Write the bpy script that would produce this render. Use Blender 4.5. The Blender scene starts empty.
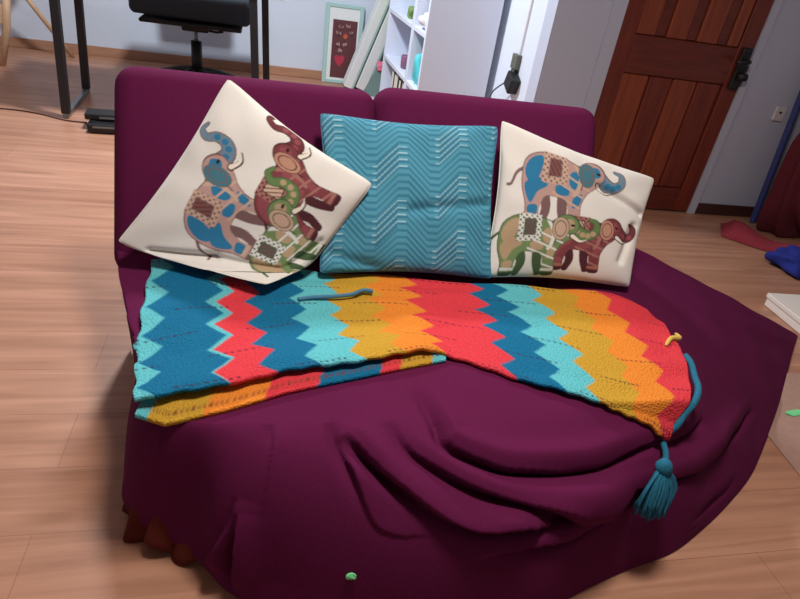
import bpy, bmesh, math, random
import numpy as np
from mathutils import Vector, Matrix
from mathutils.bvhtree import BVHTree

random.seed(4)
rng = np.random.default_rng(4)
SC = bpy.context.scene
COL = SC.collection


def lin(c):
    out = []
    for v in c:
        v = v / 255.0
        out.append(v / 12.92 if v <= 0.04045 else ((v + 0.055) / 1.055) ** 2.4)
    return tuple(out)


# ------------------------------------------------------------------ camera
VPX, VPY, FPX, YAW = -165.0, 999.0, 600.0, math.radians(15.5)
_d = math.hypot(VPX, VPY)
roll = math.atan2(VPX, VPY)
pitch = math.atan2(FPX, _d)
ey = Vector((math.sin(YAW), math.cos(YAW), 0))
ex = Vector((math.cos(YAW), -math.sin(YAW), 0))
ez = Vector((0, 0, 1))
fwd = ey * math.cos(pitch) - ez * math.sin(pitch)
upc = ey * math.sin(pitch) + ez * math.cos(pitch)
cr, sr = math.cos(roll), math.sin(roll)
cam_x = cr * ex - sr * upc
cam_y = sr * ex + cr * upc
cam = bpy.data.cameras.new('camera')
cam.sensor_fit = 'HORIZONTAL'
cam.sensor_width = 36.0
cam.lens = FPX / 800.0 * 36.0
cam.clip_start = 0.02
cam_ob = bpy.data.objects.new('camera', cam)
COL.objects.link(cam_ob)
cam_ob.matrix_world = Matrix(((cam_x.x, cam_y.x, -fwd.x, 0), (cam_x.y, cam_y.y, -fwd.y, 0),
                              (cam_x.z, cam_y.z, -fwd.z, 1.2), (0, 0, 0, 1)))
SC.camera = cam_ob

# ------------------------------------------------------------------ world, light, exposure
w = bpy.data.worlds.new('world')
SC.world = w
w.use_nodes = True
w.node_tree.nodes['Background'].inputs[0].default_value = (0.75, 0.85, 1.0, 1)
w.node_tree.nodes['Background'].inputs[1].default_value = 0.05


def area(name, loc, size, power, color, target=None):
    l = bpy.data.lights.new(name, 'AREA')
    l.shape = 'DISK'
    l.size = size
    l.energy = power
    l.color = color
    o = bpy.data.objects.new(name, l)
    COL.objects.link(o)
    o.location = loc
    if target:
        o.rotation_euler = (Vector(target) - Vector(loc)).to_track_quat('-Z', 'Y').to_euler()
    return o


area('ceiling_lamp_behind_sofa', (-0.25, 3.55, 2.44), 0.30, 71, (0.90, 0.95, 1.0))
area('ceiling_lamp_over_sofa', (0.40, 0.92, 2.44), 0.40, 33, (1.0, 0.93, 0.86))
SC.view_settings.view_transform = 'Standard'
SC.view_settings.look = 'None'
SC.view_settings.gamma = 1.0
SC.view_settings.use_curve_mapping = False
SC.view_settings.exposure = 0.38


# ------------------------------------------------------------------ materials
def mat(name, rgb, rough=0.7, bump=0.0, scale=200.0, var=0.0, metal=0.0, sheen=0.0, stretch=None, spec=0.5):
    m = bpy.data.materials.new(name)
    m.use_nodes = True
    nt = m.node_tree
    b = nt.nodes['Principled BSDF']
    c = lin(rgb) + (1,)
    b.inputs['Base Color'].default_value = c
    b.inputs['Roughness'].default_value = rough
    b.inputs['Metallic'].default_value = metal
    b.inputs['Specular IOR Level'].default_value = spec
    if sheen:
        b.inputs['Sheen Weight'].default_value = sheen
        b.inputs['Sheen Tint'].default_value = c
    if bump or var:
        tc = nt.nodes.new('ShaderNodeTexCoord')
        mp = nt.nodes.new('ShaderNodeMapping')
        nt.links.new(tc.outputs['Object'], mp.inputs[0])
        if stretch:
            mp.inputs['Scale'].default_value = stretch
        n = nt.nodes.new('ShaderNodeTexNoise')
        n.inputs['Scale'].default_value = scale
        n.inputs['Detail'].default_value = 5
        nt.links.new(mp.outputs[0], n.inputs['Vector'])
        if bump:
            bp = nt.nodes.new('ShaderNodeBump')
            bp.inputs['Strength'].default_value = bump
            bp.inputs['Distance'].default_value = 0.004
            nt.links.new(n.outputs['Fac'], bp.inputs['Height'])
            nt.links.new(bp.outputs[0], b.inputs['Normal'])
        if var:
            r = nt.nodes.new('ShaderNodeValToRGB')
            r.color_ramp.elements[0].position = 0.35
            r.color_ramp.elements[1].position = 0.68
            r.color_ramp.elements[0].color = tuple(v * (1 - var) for v in c[:3]) + (1,)
            r.color_ramp.elements[1].color = tuple(min(1, v * (1 + var)) for v in c[:3]) + (1,)
            nt.links.new(n.outputs['Fac'], r.inputs[0])
            nt.links.new(r.outputs[0], b.inputs['Base Color'])
    return m


def attr_mat(name, rough, bump, scale, kind='noise'):
    """fabric whose printed or knitted colours are stored on the mesh"""
    m = bpy.data.materials.new(name)
    m.use_nodes = True
    nt = m.node_tree
    b = nt.nodes['Principled BSDF']
    a = nt.nodes.new('ShaderNodeAttribute')
    a.attribute_name = 'fabric'
    b.inputs['Roughness'].default_value = rough
    b.inputs['Specular IOR Level'].default_value = 0.15
    tc = nt.nodes.new('ShaderNodeTexCoord')
    if kind == 'knit':
        n = nt.nodes.new('ShaderNodeTexVoronoi')
        n.inputs['Scale'].default_value = scale
        out = n.outputs['Distance']
    else:
        n = nt.nodes.new('ShaderNodeTexNoise')
        n.inputs['Scale'].default_value = scale
        n.inputs['Detail'].default_value = 4
        out = n.outputs['Fac']
    nt.links.new(tc.outputs['Object'], n.inputs['Vector'])
    mx = nt.nodes.new('ShaderNodeMix')
    mx.data_type = 'RGBA'
    mx.blend_type = 'MULTIPLY'
    mx.inputs[0].default_value = 0.35 if kind == 'knit' else 0.18
    nt.links.new(a.outputs['Color'], mx.inputs[6])
    rp = nt.nodes.new('ShaderNodeValToRGB')
    if kind == 'knit':
        rp.color_ramp.elements[0].color = (1, 1, 1, 1)
        rp.color_ramp.elements[1].color = (0.45, 0.45, 0.45, 1)
        rp.color_ramp.elements[1].position = 0.8
    else:
        rp.color_ramp.elements[0].color = (0.5, 0.5, 0.5, 1)
    nt.links.new(out, rp.inputs[0])
    nt.links.new(rp.outputs[0], mx.inputs[7])
    nt.links.new(mx.outputs[2], b.inputs['Base Color'])
    bp = nt.nodes.new('ShaderNodeBump')
    bp.inputs['Strength'].default_value = bump
    bp.inputs['Distance'].default_value = 0.003
    bp.invert = kind == 'knit'
    nt.links.new(out, bp.inputs['Height'])
    nt.links.new(bp.outputs[0], b.inputs['Normal'])
    return m


def floor_mat():
    m = bpy.data.materials.new('laminate_planks')
    m.use_nodes = True
    nt = m.node_tree
    b = nt.nodes['Principled BSDF']
    tc = nt.nodes.new('ShaderNodeTexCoord')
    br = nt.nodes.new('ShaderNodeTexBrick')
    br.inputs['Color1'].default_value = lin((187, 140, 115)) + (1,)
    br.inputs['Color2'].default_value = lin((174, 127, 102)) + (1,)
    br.inputs['Mortar'].default_value = lin((154, 108, 88)) + (1,)
    br.inputs['Scale'].default_value = 1.0
    br.inputs['Mortar Size'].default_value = 0.0011
    br.inputs['Brick Width'].default_value = 1.25
    br.inputs['Row Height'].default_value = 0.19
    br.offset = 0.37
    nt.links.new(tc.outputs['Object'], br.inputs['Vector'])
    mp = nt.nodes.new('ShaderNodeMapping')
    mp.inputs['Scale'].default_value = (1.1, 17, 1)
    nt.links.new(tc.outputs['Object'], mp.inputs[0])
    n = nt.nodes.new('ShaderNodeTexNoise')
    n.inputs['Scale'].default_value = 1.6
    n.inputs['Detail'].default_value = 7
    n.inputs['Distortion'].default_value = 0.7
    nt.links.new(mp.outputs[0], n.inputs['Vector'])
    rp = nt.nodes.new('ShaderNodeValToRGB')
    rp.color_ramp.elements[0].position = 0.3
    rp.color_ramp.elements[0].color = (0.68, 0.61, 0.55, 1)
    rp.color_ramp.elements[1].position = 0.66
    rp.color_ramp.elements[1].color = (1.08, 1.06, 1.04, 1)
    nt.links.new(n.outputs['Fac'], rp.inputs[0])
    mx = nt.nodes.new('ShaderNodeMix')
    mx.data_type = 'RGBA'
    mx.blend_type = 'MULTIPLY'
    mx.inputs[0].default_value = 0.85
    nt.links.new(br.outputs[0], mx.inputs[6])
    nt.links.new(rp.outputs[0], mx.inputs[7])
    nt.links.new(mx.outputs[2], b.inputs['Base Color'])
    b.inputs['Roughness'].default_value = 0.38
    b.inputs['Specular IOR Level'].default_value = 0.45
    return m


M = {}
M['floor'] = floor_mat()
M['wall'] = mat('white_wall_paint', (214, 224, 238), 0.85, 0.08, 60)
M['grey_wall'] = mat('grey_wall_paint', (186, 192, 210), 0.85, 0.08, 60)
M['ceiling'] = mat('ceiling_paint', (232, 232, 230), 0.9)
M['purple'] = mat('purple_cover_cloth', (92, 26, 64), 0.9, 0.25, 420, 0.08, spec=0.06)
M['brown_cloth'] = mat('brown_lining_cloth', (96, 40, 32), 0.95, 0.3, 300, 0.1, spec=0.1)
M['print'] = attr_mat('printed_canvas', 0.9, 0.25, 500)
M['teal'] = attr_mat('quilted_teal_cotton', 0.8, 0.15, 600)
M['knit'] = attr_mat('crocheted_wool', 0.95, 0.9, 190, 'knit')
M['blue_yarn'] = mat('blue_yarn', (24, 104, 132), 0.95, 0.5, 300, 0.2)
M['grey_yarn'] = mat('dusty_blue_yarn', (70, 120, 150), 0.95, 0.4, 300, 0.1)
M['yellow_yarn'] = mat('yellow_yarn', (214, 178, 84), 0.95, 0.5, 300, 0.15)
M['black'] = mat('black_painted_steel', (22, 22, 26), 0.45)
M['black_plastic'] = mat('black_plastic', (18, 18, 20), 0.5)
M['seat_fabric'] = mat('charcoal_seat_fabric', (50, 58, 66), 0.9, 0.3, 200, 0.1)
M['grey_metal'] = mat('grey_metal', (130, 134, 138), 0.35, metal=0.7)
M['pale_wood'] = mat('pale_wood', (205, 168, 132), 0.55, 0.1, 4, 0.12, stretch=(8, 8, 1))
M['white_board'] = mat('white_melamine', (216, 224, 240), 0.45)
M['door'] = mat('varnished_red_wood', (112, 44, 28), 0.42, 0.12, 3.5, 0.22, stretch=(16, 3, 1))
M['door_rail'] = mat('varnished_red_wood_rail', (102, 40, 27), 0.42, 0.12, 3.5, 0.2, stretch=(2, 3, 14))
M['door_light'] = mat('varnished_orange_wood', (134, 62, 34), 0.42, 0.12, 3.5, 0.2, stretch=(16, 3, 1))
M['base_dark'] = mat('dark_skirting_wood', (70, 40, 34), 0.5, 0.1, 4, 0.15)
M['base_tan'] = mat('tan_skirting_wood', (176, 132, 104), 0.5, 0.1, 4, 0.12, stretch=(1, 8, 8))
M['maroon'] = mat('maroon_cloth', (92, 20, 34), 0.9, 0.4, 120, 0.15)
M['red_cloth'] = mat('red_cloth', (142, 42, 56), 0.9, 0.4, 120, 0.15)
M['blue_cloth'] = mat('royal_blue_cloth', (26, 40, 130), 0.9, 0.4, 120, 0.15)
M['blue_paint'] = mat('navy_paint', (44, 56, 120), 0.5)
M['cardboard_white'] = mat('off_white_card', (226, 218, 210), 0.7, 0.05, 90)
M['mat_grey'] = mat('grey_beige_rubber', (170, 136, 122), 0.55, 0.1, 50, 0.05)
M['green_bit'] = mat('mint_green_paper', (120, 220, 150), 0.6)
M['mint'] = mat('mint_painted_wood', (168, 204, 200), 0.6)
M['print_maroon'] = mat('maroon_poster_print', (92, 44, 50), 0.6)
M['pale_ink'] = mat('pale_poster_ink', (170, 130, 130), 0.6)
M['red_ink'] = mat('red_poster_ink', (176, 40, 66), 0.6)
M['orange_ink'] = mat('orange_poster_ink', (190, 84, 50), 0.6)
M['canvas'] = mat('primed_canvas', (228, 232, 232), 0.8, 0.1, 200)
M['greygreen'] = mat('grey_green_card', (92, 112, 108), 0.7)
M['pink'] = mat('pink_plastic', (226, 110, 140), 0.5)
M['pale_pink'] = mat('pale_pink_plastic', (214, 186, 188), 0.5)
M['lime'] = mat('lime_green_plastic', (140, 200, 50), 0.5)
M['teal_box'] = mat('teal_board', (40, 120, 130), 0.6)
M['olive'] = mat('olive_board', (130, 150, 110), 0.6)
M['blue_box'] = mat('blue_board', (30, 110, 180), 0.6)
M['violet'] = mat('violet_board', (110, 90, 140), 0.6)
M['cyan_bag'] = mat('turquoise_plastic', (80, 196, 206), 0.4)
M['white_cloth'] = mat('white_cloth', (228, 228, 236), 0.8, 0.2, 60)
M['plum'] = mat('plum_ceramic', (130, 90, 120), 0.4)
M['leaf_green'] = mat('green_felt', (110, 140, 80), 0.8)
M['cream_page'] = mat('cream_book_spine', (222, 220, 208), 0.7)
M['black_book'] = mat('black_book_spine', (40, 40, 42), 0.6)
M['plate'] = mat('white_switch_plastic', (214, 212, 214), 0.4)
M['dark_box'] = mat('olive_grey_plastic', (92, 96, 84), 0.5)


# ------------------------------------------------------------------ mesh helpers
def link(name, me, m=None, parent=None, smooth=True):
    o = bpy.data.objects.new(name, me)
    COL.objects.link(o)
    if m:
        me.materials.append(m)
    if parent:
        o.parent = parent
    if smooth:
        me.polygons.foreach_set('use_smooth', [True] * len(me.polygons))
    return o


def from_bm(name, bm, m, parent=None, smooth=False):
    me = bpy.data.meshes.new(name)
    bmesh.ops.recalc_face_normals(bm, faces=bm.faces)
    bm.to_mesh(me)
    bm.free()
    return link(name, me, m, parent, smooth)


def grid_mesh(name, P, m, parent=None, wrap=False, colors=None, flip=False):
    """P: (R, C, 3) array -> quad mesh"""
    R, C = P.shape[:2]
    idx = np.arange(R * C).reshape(R, C)
    if wrap:
        nxt = np.roll(idx, -1, axis=1)
        a, b = idx[:-1], nxt[:-1]
        c, d = nxt[1:], idx[1:]
    else:
        a, b, c, d = idx[:-1, :-1], idx[:-1, 1:], idx[1:, 1:], idx[1:, :-1]
    F = np.stack([a, b, c, d], -1).reshape(-1, 4)
    if flip:
        F = F[:, ::-1]
    me = bpy.data.meshes.new(name)
    me.from_pydata(P.reshape(-1, 3).tolist(), [], F.tolist())
    if colors is not None:
        at = me.color_attributes.new('fabric', 'FLOAT_COLOR', 'POINT')
        cc = np.ones((R * C, 4))
        cc[:, :3] = colors.reshape(-1, 3)
        at.data.foreach_set('color', cc.ravel())
    return link(name, me, m, parent)


def add_box(bm, lo, hi, bevel=0.0, seg=2, mtx=None):
    r = bmesh.ops.create_cube(bm, size=1.0)
    vs = r['verts']
    c = [(lo[i] + hi[i]) / 2 for i in range(3)]
    s = [hi[i] - lo[i] for i in range(3)]
    for v in vs:
        v.co = Vector((v.co.x * s[0] + c[0], v.co.y * s[1] + c[1], v.co.z * s[2] + c[2]))
    if bevel:
        es = list({e for v in vs for e in v.link_edges})
        rr = bmesh.ops.bevel(bm, geom=es, offset=bevel, segments=seg, affect='EDGES', profile=0.5)
        vs = list({v for f in rr['faces'] for v in f.verts} | {v for v in vs if v.is_valid})
    if mtx:
        for v in vs:
            v.co = mtx @ v.co
    return vs


def box(name, lo, hi, m, parent=None, bevel=0.0, seg=2, mtx=None, smooth=False):
    bm = bmesh.new()
    add_box(bm, lo, hi, bevel, seg, mtx)
    return from_bm(name, bm, m, parent, smooth)


def add_tube(bm, pts, radii, n=8, caps=True):
    pts = [Vector(p) for p in pts]
    if not hasattr(radii, '__len__'):
        radii = [radii] * len(pts)
    rings = []
    up = None
    for i, p in enumerate(pts):
        t = (pts[min(i + 1, len(pts) - 1)] - pts[max(i - 1, 0)]).normalized()
        if up is None:
            up = Vector((0, 0, 1)) if abs(t.z) < 0.9 else Vector((1, 0, 0))
        a = t.cross(up).normalized()
        b = a.cross(t).normalized()
        up = b
        rings.append([bm.verts.new(p + (a * math.cos(q) + b * math.sin(q)) * radii[i])
                      for q in [2 * math.pi * k / n for k in range(n)]])
    for r0, r1 in zip(rings, rings[1:]):
        for k in range(n):
            bm.faces.new((r0[k], r0[(k + 1) % n], r1[(k + 1) % n], r1[k]))
    if caps:
        bm.faces.new(rings[0])
        bm.faces.new(list(reversed(rings[-1])))


def tube(name, pts, r, m, parent=None, n=8):
    bm = bmesh.new()
    add_tube(bm, pts, r, n)
    return from_bm(name, bm, m, parent, True)


def bar(name, a, b, w, m, parent=None):
    """square steel tube between two points"""
    a, b = Vector(a), Vector(b)
    d = b - a
    q = d.to_track_quat('Z', 'Y').to_matrix().to_4x4()
    mtx = Matrix.Translation(a) @ q
    return box(name, (-w / 2, -w / 2, 0), (w / 2, w / 2, d.length), m, parent, 0.003, 1, mtx)


def smooth_path(pts, n=40):
    pts = [Vector(p) for p in pts]
    P = [pts[0] * 2 - pts[1]] + pts + [pts[-1] * 2 - pts[-2]]
    out = []
    k = len(pts) - 1
    for i in range(n + 1):
        u = i / n * k
        j = min(int(u), k - 1)
        t = u - j
        a, b, c, d = P[j], P[j + 1], P[j + 2], P[j + 3]
        out.append(0.5 * (2 * b + (c - a) * t + (2 * a - 5 * b + 4 * c - d) * t * t + (3 * b - a - 3 * c + d) * t ** 3))
    return out


def lathe(name, prof, loc, m, parent=None, n=24):
    bm = bmesh.new()
    rings = []
    for r, z in prof:
        rings.append([bm.verts.new((loc[0] + r * math.cos(2 * math.pi * k / n), loc[1] + r * math.sin(2 * math.pi * k / n), loc[2] + z)) for k in range(n)])
    for r0, r1 in zip(rings, rings[1:]):
        for k in range(n):
            bm.faces.new((r0[k], r0[(k + 1) % n], r1[(k + 1) % n], r1[k]))
    bm.faces.new(list(reversed(rings[0])))
    bm.faces.new(rings[-1])
    return from_bm(name, bm, m, parent, True)


def thing(name, label, cat, loc=(0, 0, 0), group=None):
    o = bpy.data.objects.new(name, None)
    o.empty_display_size = 0.05
    COL.objects.link(o)
    o['label'] = label
    o['category'] = cat
    if group:
        o['group'] = group
    return o


def tag(o, label, cat, group=None):
    o['label'] = label
    o['category'] = cat
    if group:
        o['group'] = group
    return o


def struct(o):
    o['kind'] = 'structure'
    return o


# ------------------------------------------------------------------ the room
X0, X1, Y0, YB, YD, XS, ZC = -3.2, 4.2, -2.4, 5.80, 3.07, 1.40, 2.5
struct(box('floor', (X0, Y0, -0.1), (X1, YB, 0), M['floor']))
struct(box('ceiling', (X0, Y0, ZC), (X1, YB, ZC + 0.1), M['ceiling']))
struct(box('wall_back', (X0, YB, 0), (XS + 0.1, YB + 0.1, ZC), M['wall']))
struct(box('wall_left', (X0 - 0.1, Y0, 0), (X0, YB, ZC), M['wall']))
struct(box('wall_front', (X0, Y0 - 0.1, 0), (X1, Y0, ZC), M['wall']))
struct(box('wall_right', (X1, Y0, 0), (X1 + 0.1, YD, ZC), M['wall']))
struct(box('wall_side', (XS, YD + 0.12, 0), (XS + 0.1, YB, ZC), M['wall']))
# the wall with the door: three pieces around the opening
bm = bmesh.new()
add_box(bm, (XS, YD, 0), (1.76, YD + 0.12, ZC))
add_box(bm, (2.60, YD, 0), (X1, YD + 0.12, ZC))
add_box(bm, (1.76, YD, 2.05), (2.60, YD + 0.12, ZC))
struct(from_bm('wall_door', bm, M['grey_wall']))
bm = bmesh.new()
add_box(bm, (X0, YB - 0.016, 0), (XS, YB, 0.075), 0.003, 1)
struct(from_bm('baseboard_back', bm, M['base_tan']))
struct(box('baseboard_door', (2.645, YD - 0.015, 0), (X1, YD, 0.07), M['base_dark'], None, 0.003, 1))
# door frame
bm = bmesh.new()
add_box(bm, (1.69, YD - 0.014, 0), (1.765, YD + 0.10, 2.12))
add_box(bm, (2.595, YD - 0.014, 0), (2.64, YD + 0.10, 2.12))
add_box(bm, (1.765, YD - 0.014, 2.045), (2.595, YD + 0.10, 2.12))
add_box(bm, (1.680, YD - 0.004, 0), (1.689, YD, 2.13))
struct(from_bm('trim_1', bm, M['grey_wall']))
# door leaf
door = struct(box('door_1', (1.766, YD + 0.020, 0.008), (2.594, YD + 0.045, 2.044), M['door']))
yd0, yd1 = YD - 0.004, YD + 0.022
box('stile', (1.768, yd0, 0.008), (1.865, yd1, 2.044), M['door'], door, 0.004, 1)
box('stile', (2.495, yd0, 0.008), (2.592, yd1, 2.044), M['door'], door, 0.004, 1)
box('rail', (1.865, yd0, 0.008), (2.495, yd1, 0.15), M['door_rail'], door, 0.004, 1)
box('rail', (1.865, yd0, 0.765), (2.495, yd1, 0.955), M['door_rail'], door, 0.004, 1)
box('rail', (1.865, yd0, 1.93), (2.495, yd1, 2.044), M['door_rail'], door, 0.004, 1)
xs = [1.868, 2.035, 2.18, 2.335, 2.493]
for i in range(4):
    p = box('panel', (xs[i], YD + 0.004, 0.152), (xs[i + 1] - 0.006, YD + 0.024, 0.763),
            M['door_light'] if i in (0, 2) else M['door'], door, 0.008, 2)
    if i == 0:
        p['label'] = 'lighter orange door panel'
xs2 = [1.868, 1.985, 2.05, 2.17, 2.235, 2.36, 2.425, 2.493]
for i in range(7):
    p = box('panel', (xs2[i], YD + (0.002 if i % 2 == 0 else 0.012), 0.957), (xs2[i + 1] - 0.004, YD + 0.024, 1.928),
            M['door_light'] if i % 2 == 0 else M['door_rail'], door, 0.005, 1)
hl = box('door_handle', (2.515, yd0 - 0.022, 0.745), (2.575, yd0 + 0.001, 0.965), M['black_plastic'], door, 0.011, 3)
hl['label'] = 'black door lock plate'
bm = bmesh.new()
add_tube(bm, [(2.545, yd0 - 0.02, 0.90), (2.545, yd0 - 0.06, 0.90), (2.53, yd0 - 0.068, 0.90), (2.46, yd0 - 0.068, 0.895)], [0.012, 0.012, 0.012, 0.010], 10)
from_bm('lever', bm, M['black_plastic'], hl, True)
lathe('knob', [(0.0, 0), (0.028, 0.003), (0.033, 0.02), (0.028, 0.038), (0.0, 0.042)], (2.56, yd0 - 0.03, 0.80), M['black_plastic'], hl)

# sockets and cable run on the walls
sk = thing('wall_socket', 'white square wall socket low on the grey wall right of the door', 'socket')
box('faceplate', (2.895, YD - 0.012, 0.605), (2.965, YD, 0.685), M['plate'], sk, 0.004, 2)
box('socket_hole', (2.921, YD - 0.0135, 0.648), (2.937, YD - 0.011, 0.660), M['black_plastic'], sk)
sk2 = thing('wall_socket', 'olive grey socket box at the end of the cable run on the bright white wall', 'socket')
box('faceplate', (XS - 0.030, 3.355, 0.665), (XS, 3.435, 0.745), M['dark_box'], sk2, 0.005, 2)
box('cable_duct', (XS - 0.012, 3.375, 0.745), (XS, 3.391, ZC), M['plate'], sk2)
ch = thing('charger', 'black plug charger with a thin cable hanging below the socket on the white wall', 'charger')
bm = bmesh.new()
add_box(bm, (XS - 0.058, 3.30, 0.555), (XS, 3.40, 0.645), 0.008, 2, Matrix.Translation((XS, 3.35, 0.6)) @ Matrix.Rotation(math.radians(24), 4, 'X') @ Matrix.Translation((-XS, -3.35, -0.6)))
from_bm('adapter', bm, M['black_plastic'], ch)
tube('plug', [(XS - 0.02, 3.36, 0.62), (XS - 0.022, 3.385, 0.668)], 0.017, M['black_plastic'], ch, 10)
tube('cable', smooth_path([(XS - 0.05, 3.39, 0.59), (XS - 0.06, 3.46, 0.55), (XS - 0.06, 3.55, 0.49), (XS - 0.05, 3.6, 0.40), (XS - 0.04, 3.6, 0.2), (XS - 0.05, 3.6, 0.004)], 24), 0.004, M['black_plastic'], ch, 6)


# ------------------------------------------------------------------ sofa
def gauss_smooth(a, s):
    k = np.exp(-0.5 * (np.arange(-3 * s, 3 * s + 1) / s) ** 2)
    k /= k.sum()
    out = np.empty_like(a)
    for i in range(a.shape[1]):
        p = np.concatenate([2 * a[0, i] - a[1:3 * s + 1, i][::-1], a[:, i], 2 * a[-1, i] - a[-3 * s - 1:-1, i][::-1]])
        out[:, i] = np.convolve(p, k, 'valid')
    return out


ZS = 0.36
# rim x, y, z ; hem x, y, z ; c (how far out the cloth reaches before it falls) ; weight of column
KEYS = [
    (-.40, 1.66, .355, -.38, 1.64, .03, .5, 1.0),
    (-.325, 1.35, .36, -.285, 1.32, .03, .6, 1.0),
    (-.245, 1.10, .36, -.275, 1.10, .045, .7, 1.0),
    (-.212, .975, .36, -.300, 1.00, .05, .75, 1.0),
    (-.185, .915, .36, -.225, .905, .055, .8, 1.0),
    (-.10, .895, .36, -.12, .85, .035, .85, 1.0),
    (.05, .895, .36, -.04, .75, .010, .85, 1.0),
    (.30, .895, .36, .25, .665, .006, .85, 1.4),
    (.55, .90, .36, .56, .645, .006, .85, 1.4),
    (.80, .92, .36, .83, .735, .005, .75, 1.4),
    (.95, .95, .36, 1.02, .775, .005, .65, 1.2),
    (1.03, 1.02, .36, 1.22, .875, .005, .6, 1.2),
    (1.075, 1.12, .36, 1.43, 1.00, .005, .55, 1.2),
    (1.10, 1.27, .365, 1.77, 1.29, .005, .5, 1.4),
    (1.115, 1.45, .37, 2.10, 1.60, .005, .5, 1.4),
    (1.12, 1.62, .385, 2.24, 1.725, .005, .5, 1.2),
    (1.075, 1.80, .45, 2.24, 1.732, .005, .5, 1.0),
]
K = np.array(KEYS)


def drape_surface(NC=1150, NR=190):
    seglen = K[1:, 7]
    kk = np.concatenate([[0], np.cumsum(seglen)])
    u = np.linspace(0, kk[-1], NC)
    A = np.stack([np.interp(u, kk, K[:, i]) for i in range(7)], 1)
    e0, e1 = A[0].copy(), A[-1].copy()
    A = gauss_smooth(A, 17)
    R, H, c = A[:, 0:3], A[:, 3:6], A[:, 6:7]
    S = np.stack([np.clip(R[:, 0], -0.05, 0.86), np.clip(R[:, 1], 1.28, 1.46), np.full(NC, ZS)], 1)
    kap = np.clip(1 - c * 1.1, 0.03, 0.46) * 1.0
    C = R + c * (H - R)
    C[:, 2:3] = R[:, 2:3] * (1 - kap) + H[:, 2:3] * kap
    n1 = 36
    P = np.zeros((NR, NC, 3))
    for r in range(NR):
        if r < n1:
            t = r / n1
            P[r] = S + (R - S) * t
            P[r, :, 2] += 0.012 * math.sin(math.pi * t)
        else:
            t = (r - n1) / (NR - 1 - n1)
            P[r] = (1 - t) ** 2 * R + 2 * t * (1 - t) * C + t * t * H
    return P


def normals(P):
    du = np.gradient(P, axis=1)
    dv = np.gradient(P, axis=0)
    n = np.cross(dv, du)
    n /= np.maximum(np.linalg.norm(n, axis=2, keepdims=True), 1e-9)
    return n


def seg_dist(P, N, line):
    """signed distance to a polyline on the drape (positive on its lower side), and position along it"""
    line = [np.array((p.x, p.y, p.z)) for p in smooth_path(line, 36)]
    best = np.full(P.shape[:2], 1e9)
    sgn = np.zeros(P.shape[:2])
    al = np.zeros(P.shape[:2])
    tot = sum(np.linalg.norm(b - a) for a, b in zip(line, line[1:]))
    acc = 0
    for a, b in zip(line, line[1:]):
        d = b - a
        L = np.linalg.norm(d)
        t = np.clip(((P - a) @ d) / (L * L), 0, 1)
        v = P - (a + t[..., None] * d)
        dist = np.linalg.norm(v, axis=2)
        m = dist < best
        side = (np.cross(N, d) * v).sum(2)
        best = np.where(m, dist, best)
        sgn = np.where(m, np.where(side < 0, 1.0, -1.0), sgn)
        al = np.where(m, (acc + t * L) / tot, al)
        acc += L
    return best * sgn, al


# creases of the sagging cover: points along each crease and its depth
CREASES = [
    ([(0.174, 0.871, 0.352), (0.225, 0.824, 0.318), (0.289, 0.786, 0.277), (0.369, 0.756, 0.236), (0.439, 0.741, 0.221), (0.516, 0.739, 0.233), (0.587, 0.744, 0.239), (0.686, 0.761, 0.243), (0.819, 0.79, 0.243)], 0.080),
    ([(0.274, 0.891, 0.359), (0.298, 0.838, 0.337), (0.362, 0.801, 0.307), (0.441, 0.774, 0.281), (0.54, 0.757, 0.265), (0.674, 0.763, 0.25), (0.809, 0.786, 0.242), (0.933, 0.825, 0.223), (1.067, 0.889, 0.204), (1.273, 1.02, 0.161), (1.55, 1.204, 0.086)], 0.054),
    ([(0.351, 0.981, 0.368), (0.377, 0.889, 0.359), (0.384, 0.846, 0.344), (0.438, 0.817, 0.327), (0.517, 0.799, 0.314), (0.677, 0.808, 0.305), (0.797, 0.838, 0.308), (0.902, 0.869, 0.301), (0.963, 0.887, 0.289), (1.132, 0.988, 0.256)], 0.046),
    ([(0.156, 0.895, 0.36), (0.166, 0.847, 0.336), (0.195, 0.803, 0.284), (0.23, 0.771, 0.224), (0.277, 0.756, 0.205), (0.344, 0.748, 0.208)], 0.022),
    ([(0.402, 0.723, 0.155), (0.486, 0.718, 0.173), (0.587, 0.72, 0.185), (0.67, 0.734, 0.193), (0.801, 0.768, 0.215), (0.988, 0.849, 0.218)], 0.030),
    ([(-0.016, 0.829, 0.247), (-0.032, 0.819, 0.171), (-0.058, 0.824, 0.098), (-0.088, 0.841, 0.038)], 0.024),
    ([(1.062, 0.822, 0.077), (1.215, 0.902, 0.063), (1.313, 0.962, 0.057)], 0.008),
    ([(-0.015, 0.815, 0.22), (-0.022, 0.79, 0.14), (-0.030, 0.77, 0.07), (-0.034, 0.75, 0.005)], 0.026),
    ([(0.035, 0.895, 0.355), (0.035, 0.86, 0.30), (0.032, 0.83, 0.22), (0.030, 0.81, 0.14)], 0.014),
]


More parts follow.
